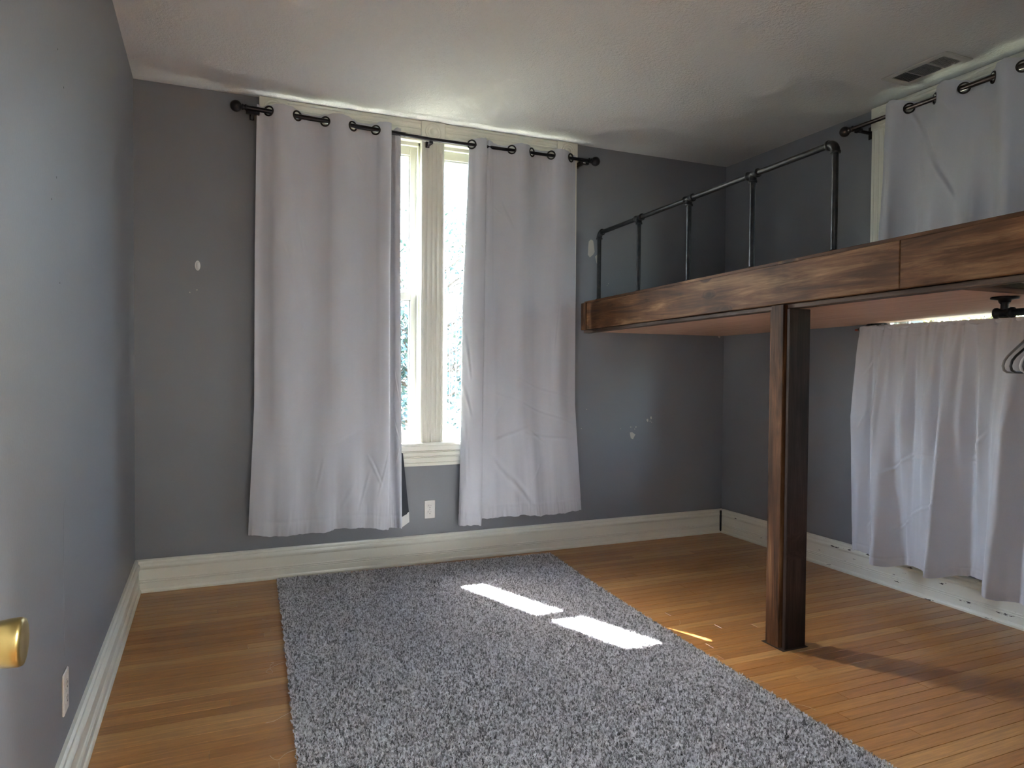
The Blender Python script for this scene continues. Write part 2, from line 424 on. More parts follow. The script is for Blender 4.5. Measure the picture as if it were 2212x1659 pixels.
# ------------------------------------------------------------------ windows
def flute_prof(wd, th, n, lip=.012):     # across wd, raised th
    p = [(0, 0), (0, th*.8), (.003, th)]
    a = lip; st = (wd-2*lip)/n
    p.append((a, th))
    for i in range(n):
        q = a+i*st
        p += [(q+st*.12, th-.001), (q+st*.22, th-.0055), (q+st*.5, th-.0075), (q+st*.78, th-.0055), (q+st*.88, th-.001)]
    p += [(wd-lip, th), (wd-.003, th), (wd, th*.8), (wd, 0)]
    return p
def make_window(name, mp, u0, u1, m0, m1, loc):
    w_ = sroot(name, loc); cw = .146; tr = TRIM
    P = lambda u, d, z: Vector(mp(u, d, z)); O = P(0, 0, 0)
    U = P(1, 0, 0)-O; D = P(0, 1, 0)-O; Z = Vector((0, 0, 1))
    def bx(b, a, c, bev=0):
        p, q = mp(*a), mp(*c)
        return b.box([min(p[i], q[i]) for i in range(3)], [max(p[i], q[i]) for i in range(3)], bev)
    ztop, zsill, zh = H-.0005, .745, 2.575
    for a in (u0, m0, u1-cw):
        b = MB().sweep(flute_prof(cw, .024, 4), P(a, 0, zsill), U, -D, Z*(zh-zsill)); b.build('casing', tr, w_)
        b = MB(); bx(b, (a-.002, -.028, zh), (a+cw+.002, 0, ztop), .002)
        r = b.build('rosette_block', tr, w_)
        MB().lathe([(0, .052), (.004, .051), (.0055, .047), (.003, .043), (.002, .039), (.0045, .036), (.0055, .032), (.003, .028), (.0025, .022), (.006, .018), (.009, .010), (.010, 0)],
            P(a+cw/2, -.028, (zh+ztop)/2), -D, 36).build('rosette', tr, r)
    for a, c in ((u0+cw, m0), (m0+cw, u1-cw)):
        MB().sweep([(q, t) for q, t in flute_prof(ztop-zh, .022, 3)], P(a, 0, zh), Z, -D, U*(c-a)).build('head_casing', tr, w_)
    b = MB(); bx(b, (u0+.01, -.040, .724), (u1-.01, .15, .745), .004); b.build('stool', tr, w_)
    ap = [(0,0),(0,.012),(.006,.015),(.018,.015),(.021,.011),(.026,.016),(.050,.016),(.053,.012),(.057,.017),(.061,.012),(.065,.017),(.082,.017),(.085,.012),(.089,.018),(.093,.013),(.097,.019),(.118,.022),(.124,.022),(.124,0)]
    MB().sweep(ap, P(u0+.03, 0, .600), Z, -D, U*(u1-u0-.06)).build('apron', tr, w_)
    for k, (a, c) in enumerate(((u0+cw-.01, m0+.006), (m0+cw-.006, u1-cw+.01))):
        # jamb liners, stops
        b = MB(); xo = MB()
        for s_, e in ((a, 1), (c, -1)):
            bx(b, (s_-.03*e, .0, .745), (s_, .131, 2.585)); bx(xo, (s_-.03*e, .131, .745), (s_, TH, 2.585)); bx(b, (s_, .022, .745), (s_+.014*e, .048, 2.585), .002)
            bx(b, (s_, .086, .745), (s_+.010*e, .093, 2.585)); bx(xo, (s_, .131, .745), (s_+.02*e, .16, 2.585))
        bx(b, (a-.03, 0, 2.575), (c+.03, .131, 2.60)); bx(xo, (a-.03, .131, 2.575), (c+.03, TH, 2.60)); bx(b, (a, .022, 2.555), (c, .048, 2.585), .002)
        bx(xo, (a-.02, .14, .70), (c+.02, TH+.04, .745)); xo.build('outer_reveal', DIMREV, w_)
        b.build('jamb', tr, w_)
        for nm, d0, d1, z0, z1, br, trl, st in (('lower_sash', .050, .084, .747, 1.66, .062, .040, .050), ('upper_sash', .095, .129, 1.622, 2.572, .040, .055, .045)):
            b = MB()
            bx(b, (a+.003, d0, z0), (a+st, d1, z1), .003); bx(b, (c-st, d0, z0), (c-.003, d1, z1), .003)
            bx(b, (a+st-.002, d0+.001, z0), (c-st+.002, d1-.001, z0+br), .003); bx(b, (a+st-.002, d0+.001, z1-trl), (c-st+.002, d1-.001, z1), .003)
            sh = b.build(nm, tr, w_)
            # glazing bead
            b = MB(); g0, g1, h0, h1 = a+st, c-st, z0+br, z1-trl
            for q in ((g0, g0+.008, h0, h1), (g1-.008, g1, h0, h1)): bx(b, (q[0], d0+.010, q[2]), (q[1], d1-.006, q[3]), .002)
            for q in ((g0, g1, h0, h0+.008), (g0, g1, h1-.008, h1)): bx(b, (q[0], d0+.010, q[2]), (q[1], d1-.006, q[3]), .002)
            b.build('glazing_bead', WHITEP, sh)
            b = MB(); bx(b, (g0, (d0+d1)/2-.0015, h0), (g1, (d0+d1)/2+.0015, h1)); b.build('pane', GLASS, sh)
        b = MB(); uu = c-.09 if k == 0 else (a+c)/2
        bx(b, (uu-.03, .052, 1.66), (uu+.03, .08, 1.666), .001)
        b.lathe([(0, .012), (.012, .011), (.016, .004)], P(uu, .066, 1.665), Z, 14); bx(b, (uu-.004, .045, 1.672), (uu+.024, .06, 1.679), .001)
        b.build('sash_lock', WHITEP, w_)
    return w_
win1 = make_window('window_1', mpb, .254, 2.246, 1.179, 1.326, (1.25, YB, .6))
win2 = make_window('window_2', mpr, R0, R1, R1-.925-.147, R1-.925, (XR, 1.93, .6))
# raised mini blind in the right half of the back window
bl = thing('window_blind', 'white raised mini blind across the right-hand window just below its meeting rail', 'blind', (1.72, YB+.036, 1.60))
MB().box((1.365, YB+.030, 1.583), (2.07, YB+.047, 1.607), .002).build('headrail', WHITEP, bl)
for k in range(5): MB().box((1.37, YB+.031, 1.5775-.0045*k), (2.065, YB+.046, 1.5805-.0045*k)).build('slat', WHITEP, bl)
MB().box((1.37, YB+.031, 1.545), (2.065, YB+.046, 1.556), .002).build('bottom_rail', WHITEP, bl)
MB().tube([(1.425, YB+.026, 1.60), (1.425, YB+.026, 1.30), (1.422, YB+.026, 1.02)], .0028, 8).build('wand', WHITEP, bl)

# ------------------------------------------------------------------ loft
def lm(x, y, z): return (x+(y-2.3)*.018*max(0., min(1., (3.4-x)/1.0)), y, z-(y-2.3)*.0125)
LF = thing('loft_platform', 'dark-stained timber loft platform on a square post with a black pipe rail', 'loft', (2.32, 2.35, 0))
JY = 1.775
MB().box((2.268, JY+.0008, 1.490), (2.306, 4.125, 1.664), .003).build('fascia_board', STY, LF, off=(2.28, 3, 1.49), fn=lm)
o2 = MB().box((2.268, 1.16, 1.490), (2.306, JY-.0008, 1.664), .003).build('fascia_board', STY, LF, off=(2.28, 1.4, 1.5), fn=lm)
MB().box((2.262, 4.127, 1.488), (2.31, 4.194, 1.668), .003).build('end_block', STZ, LF, fn=lm)
MB().box((2.282, 1.16, 1.468), (2.330, 4.19, 1.4885), .003).build('bottom_edging', STLIP, LF, fn=lm)
MB().box((2.286, 1.16, 1.666), (XR-.03, 4.190, 1.681), .002).build('deck_panel', STY, LF, fn=lm)
MB().box((2.331, 1.62, 1.478), (XR-.03, 4.188, 1.489)).build('underside_panel', PLY, LF, fn=lm)
MB().box((2.331, 1.52, 1.474), (XR-.03, 1.618, 1.65), .003).build('cross_beam', STX, LF, fn=lm)
MB().box((2.307, 1.16, 1.474), (XR-.03, 1.20, 1.66), .003).build('near_fascia', STX, LF, fn=lm)
MB().box((2.31, 1.2, 1.49), (XR-.03, 1.5, 1.50)).build('underside_panel', PLY, LF, fn=lm)
for yy in (2.2, 2.75, 3.3, 3.85): MB().box((2.31, yy, 1.492), (XR-.03, yy+.038, 1.664)).build('joist', STX, LF, fn=lm)
# post: laminated boards
def post(y0):
    MB().box((2.268, y0, 0), (2.384, y0+.019, 1.467), .0025).build('post_face_board', STSHADE, LF)
    MB().box((2.258, y0+.0285, 0), (2.296, y0+.100, 1.486 if y0 > 2 else 1.467), .0025).build('post_side_board', STZ, LF)
    MB().box((2.285, y0+.0192, 0), (2.370, y0+.100, 1.467)).build('post_core', STSHADE, LF)
    MB().box((2.265, y0+.1005, 0), (2.375, y0+.114, 1.467), .002).build('post_rear_board', STZ, LF)
post(2.297); post(1.165)
MB().box((2.250, 2.288, 0), (2.392, 2.42, .0015)).build('foot_outline', SUB, LF)  # thin dark sheet reaching just past the post foot
# pipe railing
RX = 2.338; RZ = 2.125; ys = [4.085, 3.603, 3.111, 2.620, 2.136]; pr = .0134
rail = MB().tube([(RX, ys[0]-.02, RZ), (RX, ys[-1]+.02, RZ)], pr, 14).build('top_rail', PIPE, LF, fn=lm)
for i, yy in enumerate(ys):
    MB().tube([(RX, yy, 1.681), (RX, yy, RZ-.02)], pr, 14).build('baluster', PIPE, rail, fn=lm)
    MB().lathe([(0, .0), (0, .019), (.008, .0185), (.012, .0150), (.014, pr)], (RX, yy, 1.681), (0, 0, 1), 16).build('floor_collar', PIPE, rail, fn=lm)
    b = MB()
    if 0 < i < 4:
        b.lathe([(-.036, pr), (-.036, .0205), (-.028, .0205), (-.026, .0178), (.026, .0178), (.028, .0205), (.036, .0205), (.036, pr)], (RX, yy, RZ), (0, 1, 0), 18)
        b.lathe([(0, .0178), (.026, .0178), (.028, .0205), (.037, .0205), (.037, pr)], (RX, yy, RZ), (0, 0, -1), 18)
    else:
        sg = -1 if i == 0 else 1
        arc = [(RX, yy+sg*(.032-.032*math.cos(a))*1.0*1, RZ-.032+.032*math.sin(a)) for a in [PI/2*k/6 for k in range(7)]]
        b.tube(arc, .0182, 16)
        b.lathe([(0, .0182), (.002, .021), (.011, .021), (.011, pr)], (RX, yy, RZ-.030), (0, 0, -1), 18)
        b.lathe([(0, .0182), (.002, .021), (.011, .021), (.011, pr)], (RX, yy+sg*.030, RZ), (0, sg, 0), 18)
    b.build('pipe_tee' if 0 < i < 4 else 'pipe_elbow', PIPE, rail, fn=lm)
# clothes rail hung below the loft
CX, CY, CZ = 2.742, 1.712, 1.425
cr = MB().tube([(CX, CY, CZ), (CX, .9, CZ)], .0134, 14).build('clothes_rail', PIPE, LF)
for yy in (CY, .9+.32):
    MB().lathe([(0, 0), (0, .046), (-.006, .046), (-.010, .022), (-.020, .019), (-.020, pr)], (CX, yy, 1.4832 if yy > 1.5 else 1.4885), (0, 0, 1), 26).build('flange', PIPE, cr)
    MB().lathe([(0, pr), (.002, .0165), (.008, .0165), (.01, pr), (.05, pr), (.052, .0205), (.06, .0205), (.061, .017)], (CX, yy, 1.468), (0, 0, -1), 18).build('nipple', PIPE, cr)
    MB().lathe([(-.034, 0), (-.034, .0195), (-.024, .0205), (-.022, .0175), (.022, .0175), (.026, .0205), (.034, .0205), (.034, pr)], (CX, yy, CZ), (0, 1, 0), 18).build('tee', PIPE, cr)
# hangers
def hanger(mat, yy, label, tilt):
    h = thing('clothes_hanger', label, 'hanger', (CX, yy, CZ), 'plastic hangers under the loft')
    z0 = CZ-.055
    pts = []
    A = [(-.01, -.012), (-.178, -.112), (-.196, -.128), (-.204, -.146), (-.198, -.160), (-.180, -.167), (0, -.170), (.180, -.167), (.198, -.160), (.204, -.146), (.196, -.128), (.178, -.112), (.01, -.012), (0, -.009)]
    for a, c in A: pts.append((CX+a, yy+a*tilt, z0+c+.0))
    MB().tube(pts, .0045, 8, closed=True).build('frame', mat, h)
    hk = [(CX, yy, z0-.010), (CX, yy, z0+.020)]
    for k in range(9):
        a = -PI*.25+k*PI*1.15/8
        hk.append((CX+.0185*math.cos(a), yy, CZ-.003+.0185*math.sin(a)))
    MB().tube(hk, .0028, 8).build('hook', mat, h)
    return h
hanger(HGREY, 1.592, 'grey plastic hanger on the under-loft rail, nearest the pipe flange', .03)
hanger(HBLACK, 1.556, 'black plastic hanger on the under-loft rail, just in front of the grey one', -.02)
hanger(HWHITE, 1.532, 'white plastic hanger under the loft between two black ones', .02)
hanger(HBLACK, 1.512, 'black plastic hanger under the loft at the right picture edge, nearest the camera', -.03)

# ------------------------------------------------------------------ curtains
def cat(P, n):
    P = [np.array(p, float) for p in P]; P = [2*P[0]-P[1]]+P+[2*P[-1]-P[-2]]
    seg = len(P)-3; out = []
    for i in range(n):
        t = i/(n-1)*seg; k = min(int(t), seg-1); f = t-k
        a, b_, c, d = P[k:k+4]
        out.append(.5*((2*b_)+(-a+c)*f+(2*a-5*b_+4*c-d)*f*f+(-a+3*b_-3*c+d)*f**3))
    return np.array(out)
def resample(P, n):
    d = np.r_[0, np.cumsum(np.linalg.norm(np.diff(P, axis=0), axis=1))]; d /= d[-1]
    s = np.linspace(0, 1, n); return np.c_[np.interp(s, d, P[:, 0]), np.interp(s, d, P[:, 1])]
def curtain(root, mp, levels, ztop, zbot, ns, ntt, holes=(), creases=(), seed=0, rip=.004, lining=True, hem=True, mat=None, uniform=False, side=None):
    """levels: list of (t, [(u, d), ...]) equal-length control paths; d = distance in front of the rod plane"""
    L = [(t, cat(p, ns)) for t, p in levels]
    T = np.linspace(0, 1, ntt); G = np.zeros((ntt, ns, 3))
    S = np.linspace(0, 1, ns)
    for j, t in enumerate(T):
        for (t0, a), (t1, b_) in zip(L, L[1:]):
            if t <= t1+1e-9: f = (t-t0)/(t1-t0); break
        f = f*f*(3-2*f) if len(L) < 3 else f
        q = a*(1-f)+b_*f
        G[j, :, 0] = q[:, 0]; G[j, :, 1] = q[:, 1]
        zt = np.array([ztop(s) for s in S]); zb = np.array([zbot(s) for s in S])
        G[j, :, 2] = zt*(1-t)+zb*t
    base = G.copy()
    du = np.gradient(G[:, :, 0], axis=1); dd = np.gradient(G[:, :, 1], axis=1); ln = np.hypot(du, dd)+1e-9
    nu, nd = -dd/ln, du/ln
    if side == -1: nu, nd = -nu, -nd
    disp = np.zeros((ntt, ns))
    width = np.abs(levels[0][1][-1][0]-levels[0][1][0][0])*1.2
    for j in range(ntt):
        t = T[j]
        for i in range(ns):
            s = S[i]
            v = noise.noise(Vector((s*7+seed, t*2.2, seed)))*rip*(.3+t)
            v += noise.noise(Vector((s*22+seed, t*9, 3.1)))*rip*.28
            if hem and t > .93: v += noise.noise(Vector((s*70, t*18, seed)))*.0035*(t-.93)/.07
            if t < .06: v += noise.noise(Vector((s*60, t*14, seed)))*.0016
            disp[j, i] = v
    if hem:
        for j in range(ntt):
            disp[j] -= .0022*np.exp(-((T[j]-.968)/.0028)**2)
            disp[j] -= .0012*np.exp(-((T[j]-.042)/.0025)**2)
    SS, TT = np.meshgrid(S, T)
    for (s0, t0, s1, t1, amp, wd) in creases:
        h = (zt.mean()-zb.mean()); X, Y = SS*width, TT*h
        x0, y0, x1, y1 = s0*width, t0*h, s1*width, t1*h
        l2 = (x1-x0)**2+(y1-y0)**2; k = np.clip(((X-x0)*(x1-x0)+(Y-y0)*(y1-y0))/l2, 0, 1)
        ds = ((X-x0)*(y1-y0)-(Y-y0)*(x1-x0))/math.sqrt(l2)
        dist = np.hypot(X-(x0+k*(x1-x0)), Y-(y0+k*(y1-y0)))
        disp += amp*np.exp(-(dist/wd)**2)*np.sin(np.clip(k, .02, .98)*PI)**.5 - amp*.7*np.exp(-((dist-wd*1.6)/wd)**2)*(ds > 0)*np.sin(np.clip(k, .02, .98)*PI)
    G[:, :, 0] += nu*disp; G[:, :, 1] += nd*disp
    # hem edge waviness
    for i in range(ns):
        wv = noise.noise(Vector((S[i]*16, seed, 0)))*.010+noise.noise(Vector((S[i]*45, seed, 1)))*.004
        wt = np.clip((T-.9)/.1, 0, 1); G[:, i, 2] += wv*wt
        G[:, i, 2] += noise.noise(Vector((S[i]*40, seed, 5)))*.004*np.clip((.04-T)/.04, 0, 1)
    cen = []
    for (si, zr) in holes:
        i = int(round(si*(ns-1))); j = int(np.argmin(np.abs(G[:, i, 2]-zr)))
        tx, ty = du[j, i]/ln[j, i], dd[j, i]/ln[j, i]
        cen.append((G[j, i].copy(), (tx, ty)))
    F = []
    keep = np.ones((ntt-1, ns-1), bool)
    ctr = (G[:-1, :-1]+G[1:, 1:])/2
    for c, _ in cen: keep &= ~(np.linalg.norm(ctr-c, axis=2) < .0235)
    idx = np.arange(ntt*ns).reshape(ntt, ns)
    fl = np.stack([idx[:-1, :-1], idx[1:, :-1], idx[1:, 1:], idx[:-1, 1:]], axis=-1)[keep]
    def mk(A, name, m_, parent):
        me = bpy.data.meshes.new(name); o = bpy.data.objects.new(name, me); C.objects.link(o); o.parent = parent
        base_ = origin(parent)
        V_ = [tuple(Vector(mp(*p))-base_) for p in A.reshape(-1, 3)]
        me.from_pydata(V_, [], fl.tolist()); me.polygons.foreach_set('use_smooth', [True]*len(fl))
        me.materials.append(m_); me.update(); return o
    cl = mk(G, 'cloth', mat or FAB, root)
    if lining:
        A = G.copy(); A[:, :, 0] -= nu*.0022; A[:, :, 1] -= nd*.0022
        mk(A, 'lining', LIN, root)
    for c, (tx, ty) in cen:
        p = Vector(mp(*c)); q = Vector(mp(c[0]-ty, c[1]+tx, c[2]))-p; q.normalize()
        MB().lathe([(-.0035, .021), (-.0045, .024), (-.004, .0285), (.0, .030), (.0035, .0285), (.0045, .024), (.0035, .021), (-.0035, .021)], p, q, 26).build('grommet', DBRONZE, root)
    return G

def foldd(P_, s):
    t = s*(len(P_)-1); k = min(int(t), len(P_)-2); f = t-k; f = f*f*(3-2*f)
    return P_[k][1]*(1-f)+P_[k+1][1]*f
RY = YB-.095                                   # rod plane of the back window
def rz(x): return 2.603-(x-.13)*.030 if x < 1.22 else 2.570+(x-1.22)*.005
mcb = lambda u, d, z: (u, RY-d, z)
# black rod, back window
rd = thing('curtain_rod', 'black curtain rod with round finials across the back window', 'curtain rod', (1.22, RY, 2.57))
MB().tube([(.165, RY, rz(.165)), (.62, RY, rz(.62)), (1.06, RY, rz(1.06))], .0127, 16).build('outer_tube', BLACKM, rd)
MB().tube([(.9, RY, rz(.9)), (1.22, RY, rz(1.22)), (2.31, RY, rz(2.31))], .0098, 16).build('inner_tube', BLACKM, rd)
for x, s_ in ((.13, -1), (2.345, 1)):
    MB().ball((x, RY, rz(x)), .031, 26).build('finial_ball', BLACKM, rd)
    MB().lathe([(.026, .012), (.032, .017), (.036, .017), (.038, .013), (.044, .013), (.046, .0165), (.052, .0165), (.054, .012)], (x, RY, rz(x)), (-s_, 0, 0), 20).build('finial_neck', BLACKM, rd)
for x in (.215, 1.215, 2.255):
    z = rz(x); b = MB()
    b.box((x-.035 if x != 1.215 else x-.012, RY-.012, z-.030), (x+.035 if x != 1.215 else x+.012, RY+.014, z-.014), .002)
    b.box((x-.007, RY+.005, z-.030), (x+.007, YB-.006-(.024 if x == 1.215 else 0), z-.018))
    dd_ = .024+.006 if x == 1.215 else .006
    b.box((x-.012, YB-dd_, z-.032), (x+.012, YB-dd_+.006, z+.004), .001)
    b.build('bracket', BLACKM, rd)
tx_ = MB().box((2.245, RY-.0135, rz(2.25)-.026), (2.262, RY-.0115, rz(2.25)-.020)); tx_.build('bracket_label', WHITEP, rd)

def shift(p, dx, sc=1., amp=1.): return [(u*sc+dx, d*amp) for u, d in p]
# left curtain
topL = [(.236, -.006), (.262, -.016), (.296, 0), (.333, .020), (.372, .027), (.412, .020), (.447, 0), (.482, -.016), (.522, -.022), (.562, -.016), (.600, 0), (.638, .019), (.678, .026), (.718, .019), (.754, 0), (.784, -.015), (.816, -.019), (.850, -.013), (.884, 0), (.912, .018), (.942, .026), (.966, .024), (.975, .012), (.968, -.012), (.972, -.032), (.985, -.036), (.996, -.022), (1.004, -.004), (1.018, .002), (1.034, .000)]
midL = [(u_, .012+(d_-.012)*1.6) for u_, d_ in [(.222, .004), (.255, .004), (.293, .010), (.33, .020), (.370, .022), (.41, .017), (.447, .010), (.482, .002), (.522, .000), (.562, .004), (.6, .012), (.638, .020), (.678, .022), (.718, .016), (.754, .010), (.784, .006), (.816, .006), (.850, .012), (.884, .020), (.912, .026), (.942, .030), (.964, .026), (.972, .010), (.966, -.014), (.970, -.034), (.985, -.040), (1.0, -.026), (1.010, -.008), (1.028, -.002), (1.044, -.006)]]
midL[-8:] = [(.972, .010), (.966, -.014), (.970, -.034), (.985, -.040), (1.0, -.026), (1.010, -.008), (1.028, -.002), (1.044, -.006)]
botL = [(.190, .004), (.216, .018), (.262, .030), (.31, .018), (.350, .030), (.395, .040), (.43, .030), (.470, .010), (.505, .014), (.55, .032), (.6, .040), (.638, .020), (.660, .004), (.70, .018), (.75, .036), (.784, .030), (.816, .016), (.846, .024), (.88, .040), (.912, .042), (.945, .036), (.962, .026), (.968, .006), (.962, -.018), (.975, -.036), (1.000, -.042), (1.022, -.032), (1.035, -.012), (1.042, -.002), (1.050, -.008)]
CL = thing('curtain', 'light grey blackout curtain on the left half of the back window', 'curtain', (.62, RY, .26), 'grommet curtains')
cre = [(.36, .80, .60, .74, .003, .006), (.10, .785, .42, .79, .0016, .006), (.58, .82, .66, .89, .004, .007), (.31, .90, .34, .82, .002, .006), (.64, .92, .72, .80, .002, .006), (.52, .97, .60, .85, .0025, .008), (.44, .95, .5, .88, .0025, .008), (.13, .30, .2, .42, .001, .006), (.50, .07, .55, .10, .0012, .006), (.2, .22, .26, .36, .001, .006), (.9, .72, .97, .78, .003, .006), (.92, .6, .97, .68, .003, .006), (.9, .85, .96, .8, .003, .006)]
nL = len(topL)-1
hl = [(k/nL, rz(topL[k][0])) for k in (2, 6, 10, 14, 18)]
zb = lambda s: .282-.030*min(1, s/.75)-.012*math.sin(s*9)
curtain(CL, mcb, [(0, topL), (.35, [((a[0]+b_[0])/2-.004, (a[1]+b_[1])/2) for a, b_ in zip(topL, midL)]), (.7, midL), (1, botL)], lambda s: rz(.24+.8*s)+.033+.42*foldd(topL, s), zb, 300, 300, hl, cre, 3.3)
# turned-back lining corner with white hem tab
b = MB(); b.add([mcb(1.045, -.012, .70), mcb(1.058, -.016, .69), mcb(1.098, -.022, .33), mcb(1.052, -.014, .31)], [(0, 3, 2, 1)])
b.add([mcb(1.045, -.015, .70), mcb(1.058, -.019, .69), mcb(1.098, -.025, .33), mcb(1.052, -.017, .31)], [(0, 1, 2, 3)]); b.build('turned_lining', LIN, CL)
b = MB(); b.sweep([(1.050, .310), (1.098, .336), (1.100, .275), (1.053, .245)], (0, RY+.020, 0), (1, 0, 0), (0, 0, 1), (0, .004, 0)); b.build('hem_tab', WHITEP, CL)['label'] = 'white hem tab'
# right curtain
topR = [(1.470, -.030), (1.466, -.014), (1.476, -.002), (1.500, .006), (1.528, .020), (1.556, .022), (1.572, .012), (1.574, .000), (1.586, .010), (1.606, .004), (1.626, -.010), (1.660, -.019), (1.700, -.016), (1.744, 0), (1.780, .019), (1.815, .025), (1.850, .018), (1.880, 0), (1.914, -.015), (1.950, -.019), (1.986, -.013), (2.018, 0), (2.050, .019), (2.085, .025), (2.120, .019), (2.160, .000), (2.184, -.012), (2.204, -.018)]
midR = [(1.462, -.048), (1.452, -.028), (1.462, -.006), (1.490, .012), (1.520, .022), (1.545, .022), (1.556, .014), (1.560, .006), (1.580, .006), (1.606, .008), (1.640, .008), (1.675, .004), (1.710, .004), (1.75, .010), (1.785, .016), (1.818, .018), (1.850, .014), (1.882, .010), (1.916, .004), (1.950, .002), (1.986, .006), (2.018, .012), (2.052, .018), (2.085, .020), (2.12, .014), (2.155, .006), (2.185, .002), (2.212, .000)]
botR = [(1.440, -.050), (1.416, -.030), (1.420, -.002), (1.446, .018), (1.480, .030), (1.520, .034), (1.545, .026), (1.548, .008), (1.566, .004), (1.60, .010), (1.64, .016), (1.685, .010), (1.73, .014), (1.78, .024), (1.82, .014), (1.86, .006), (1.89, .016), (1.93, .026), (1.965, .018), (2.0, .010), (2.035, .016), (2.07, .024), (2.10, .018), (2.135, .012), (2.175, .016), (2.21, .018), (2.238, .012), (2.262, .004)]
CR = thing('curtain', 'light grey blackout curtain on the right half of the back window', 'curtain', (1.83, RY, .26), 'grommet curtains')
nR = len(topR)-1
hr = [(k/nR, rz(topR[k][0])) for k in (2, 13, 17, 21, 25)]
creR = [(.33, .66, .99, .76, .0028, .006), (.45, .62, .99, .69, .0016, .006), (.32, .83, .62, .985, .006, .014), (.33, .80, .62, .755, .004, .010), (.55, .775, .99, .80, .0028, .008), (.6, .765, .72, .80, .002, .008), (.42, .15, .5, .24, .003, .008), (.36, .17, .46, .19, .002, .006), (.85, .36, .80, .56, .0012, .005), (.35, .74, .42, .70, .002, .006), (.62, .90, .68, .86, .002, .006), (.2, .45, .24, .60, .003, .008), (.05, .5, .09, .62, .004, .008), (.04, .63, .1, .72, .004, .008), (.06, .72, .1, .9, .004, .008), (.3, .07, .33, .15, .003, .006)]
zbR = lambda s: (.232 if s < .24 else .262-.006*math.sin(s*11))
fl35 = [(1.444, -.051), (1.440, -.030)]+[((a[0]+b_[0])/2, (a[1]+b_[1])/2) for a, b_ in zip(topR, midR)][2:]
midR = midR[:9]+[(u_, .011+(d_-.011)*1.7) for u_, d_ in midR[9:]]
midR[0] = (1.432, -.052); midR[1] = (1.430, -.030)
curtain(CR, mcb, [(0, topR), (.36, fl35), (.7, midR), (1, botR)], lambda s: rz(1.7)+.035+.42*foldd(topR, s), zbR, 280, 300, hr, creR, 8.1)

# upper curtain over the loft (right wall) and its rod
RXW = XR-.10
mcr = lambda u, d, z: (RXW-d, u, z)
rr = thing('curtain_rod', 'bronze curtain rod with a ball finial on the right wall above the loft', 'curtain rod', (RXW, 1.93, 2.6))
ZR = 2.597
MB().tube([(RXW, 3.01, ZR), (RXW, .84, ZR)], .0115, 18).build('tube', BRONZE, rr)
MB().tube([(RXW, 2.40, ZR), (RXW, 1.5, ZR)], .0128, 18).build('outer_tube', BRONZE, rr)
for y_, s_ in ((3.05, 1), (.80, -1)):
    MB().ball((RXW, y_, ZR), .030, 26).build('finial_ball', BRONZE, rr)
    MB().lathe([(.026, .011), (.031, .0165), (.035, .0165), (.037, .0125), (.05, .0125), (.052, .016), (.06, .016), (.062, .0115)], (RXW, y_, ZR), (0, -s_, 0), 20).build('finial_neck', BRONZE, rr)
for y_ in (2.955, .90):
    MB().box((RXW-.008, y_-.022, ZR-.030), (RXW+.012, y_+.022, ZR-.014), .002).box((RXW+.005, y_-.008, ZR-.03), (XR-.006, y_+.008, ZR-.018)).box((XR-.006, y_-.012, ZR-.06), (XR, y_+.012, ZR+.01), .001).build('bracket', DBRONZE, rr)
gy = [2.640, 2.490, 2.340, 2.200, 2.065]
ampU = 1.5
topU = [(2.79, -.010), (2.765, .012), (2.735, .030), (2.700, .032), (2.665, .018), (2.640, 0), (2.600, -.020), (2.565, -.024), (2.53, -.016), (2.490, 0), (2.455, .022), (2.415, .030), (2.375, .020), (2.340, 0), (2.305, -.018), (2.27, -.022), (2.235, -.015), (2.200, 0), (2.165, .020), (2.13, .028), (2.10, .018), (2.065, 0), (2.03, -.015), (2.00, -.018), (1.965, -.008)]
topU = [(a, d*1.4) for a, d in topU]
botU = [(2.80, .000), (2.775, .018), (2.74, .040), (2.70, .045), (2.66, .020), (2.620, .004), (2.585, .000), (2.55, .012), (2.51, .026), (2.475, .030), (2.44, .016), (2.40, .002), (2.365, .000), (2.33, .016), (2.295, .034), (2.26, .040), (2.225, .020), (2.19, .004), (2.155, .010), (2.12, .028), (2.09, .030), (2.06, .012), (2.03, .000), (2.00, .005), (1.965, .010)]
botU = [(a, d*2.3) for a, d in botU]
CU = thing('curtain', 'grey blackout curtain hanging on the right wall above the loft deck', 'curtain', (RXW, 2.4, 1.69), 'grommet curtains')
nU = len(topU)-1
curtain(CU, mcr, [(0, topU), (.5, [((a[0]+b_[0])/2, (a[1]+b_[1])/2) for a, b_ in zip(topU, botU)]), (1, botU)], lambda s: ZR+.036+.45*foldd(topU, s), lambda s: 1.69, 230, 150, [(k/nU, ZR) for k in (5, 9, 13, 17, 21)],
        [(.21, .05, .50, .62, .012, .012), (.28, .30, .31, .55, .003, .006), (.10, .25, .11, .75, .003, .006), (.6, .16, .72, .2, .002, .006), (.45, .75, .8, .70, .0015, .006), (.42, .06, .5, .18, .003, .01)], 5.5, rip=.008, hem=False, side=-1)

# added unseen twin, keeps skylight of the near window half out
topV = [(a-.93, d) for a, d in topU]; botV = [(a-.94, d) for a, d in botU]
CV = thing('curtain', 'added grey blackout curtain above the loft, unseen, closing off near window light', 'curtain', (RXW, 1.45, 1.69), 'grommet curtains')
curtain(CV, mcr, [(0, topV), (1, botV)], lambda s: ZR+.038+.005*math.cos(s*30), lambda s: 1.712, 130, 60, [(k/nU, ZR) for k in (5, 9, 13, 17, 21)], (), 6.5, rip=.008, hem=False, side=-1)

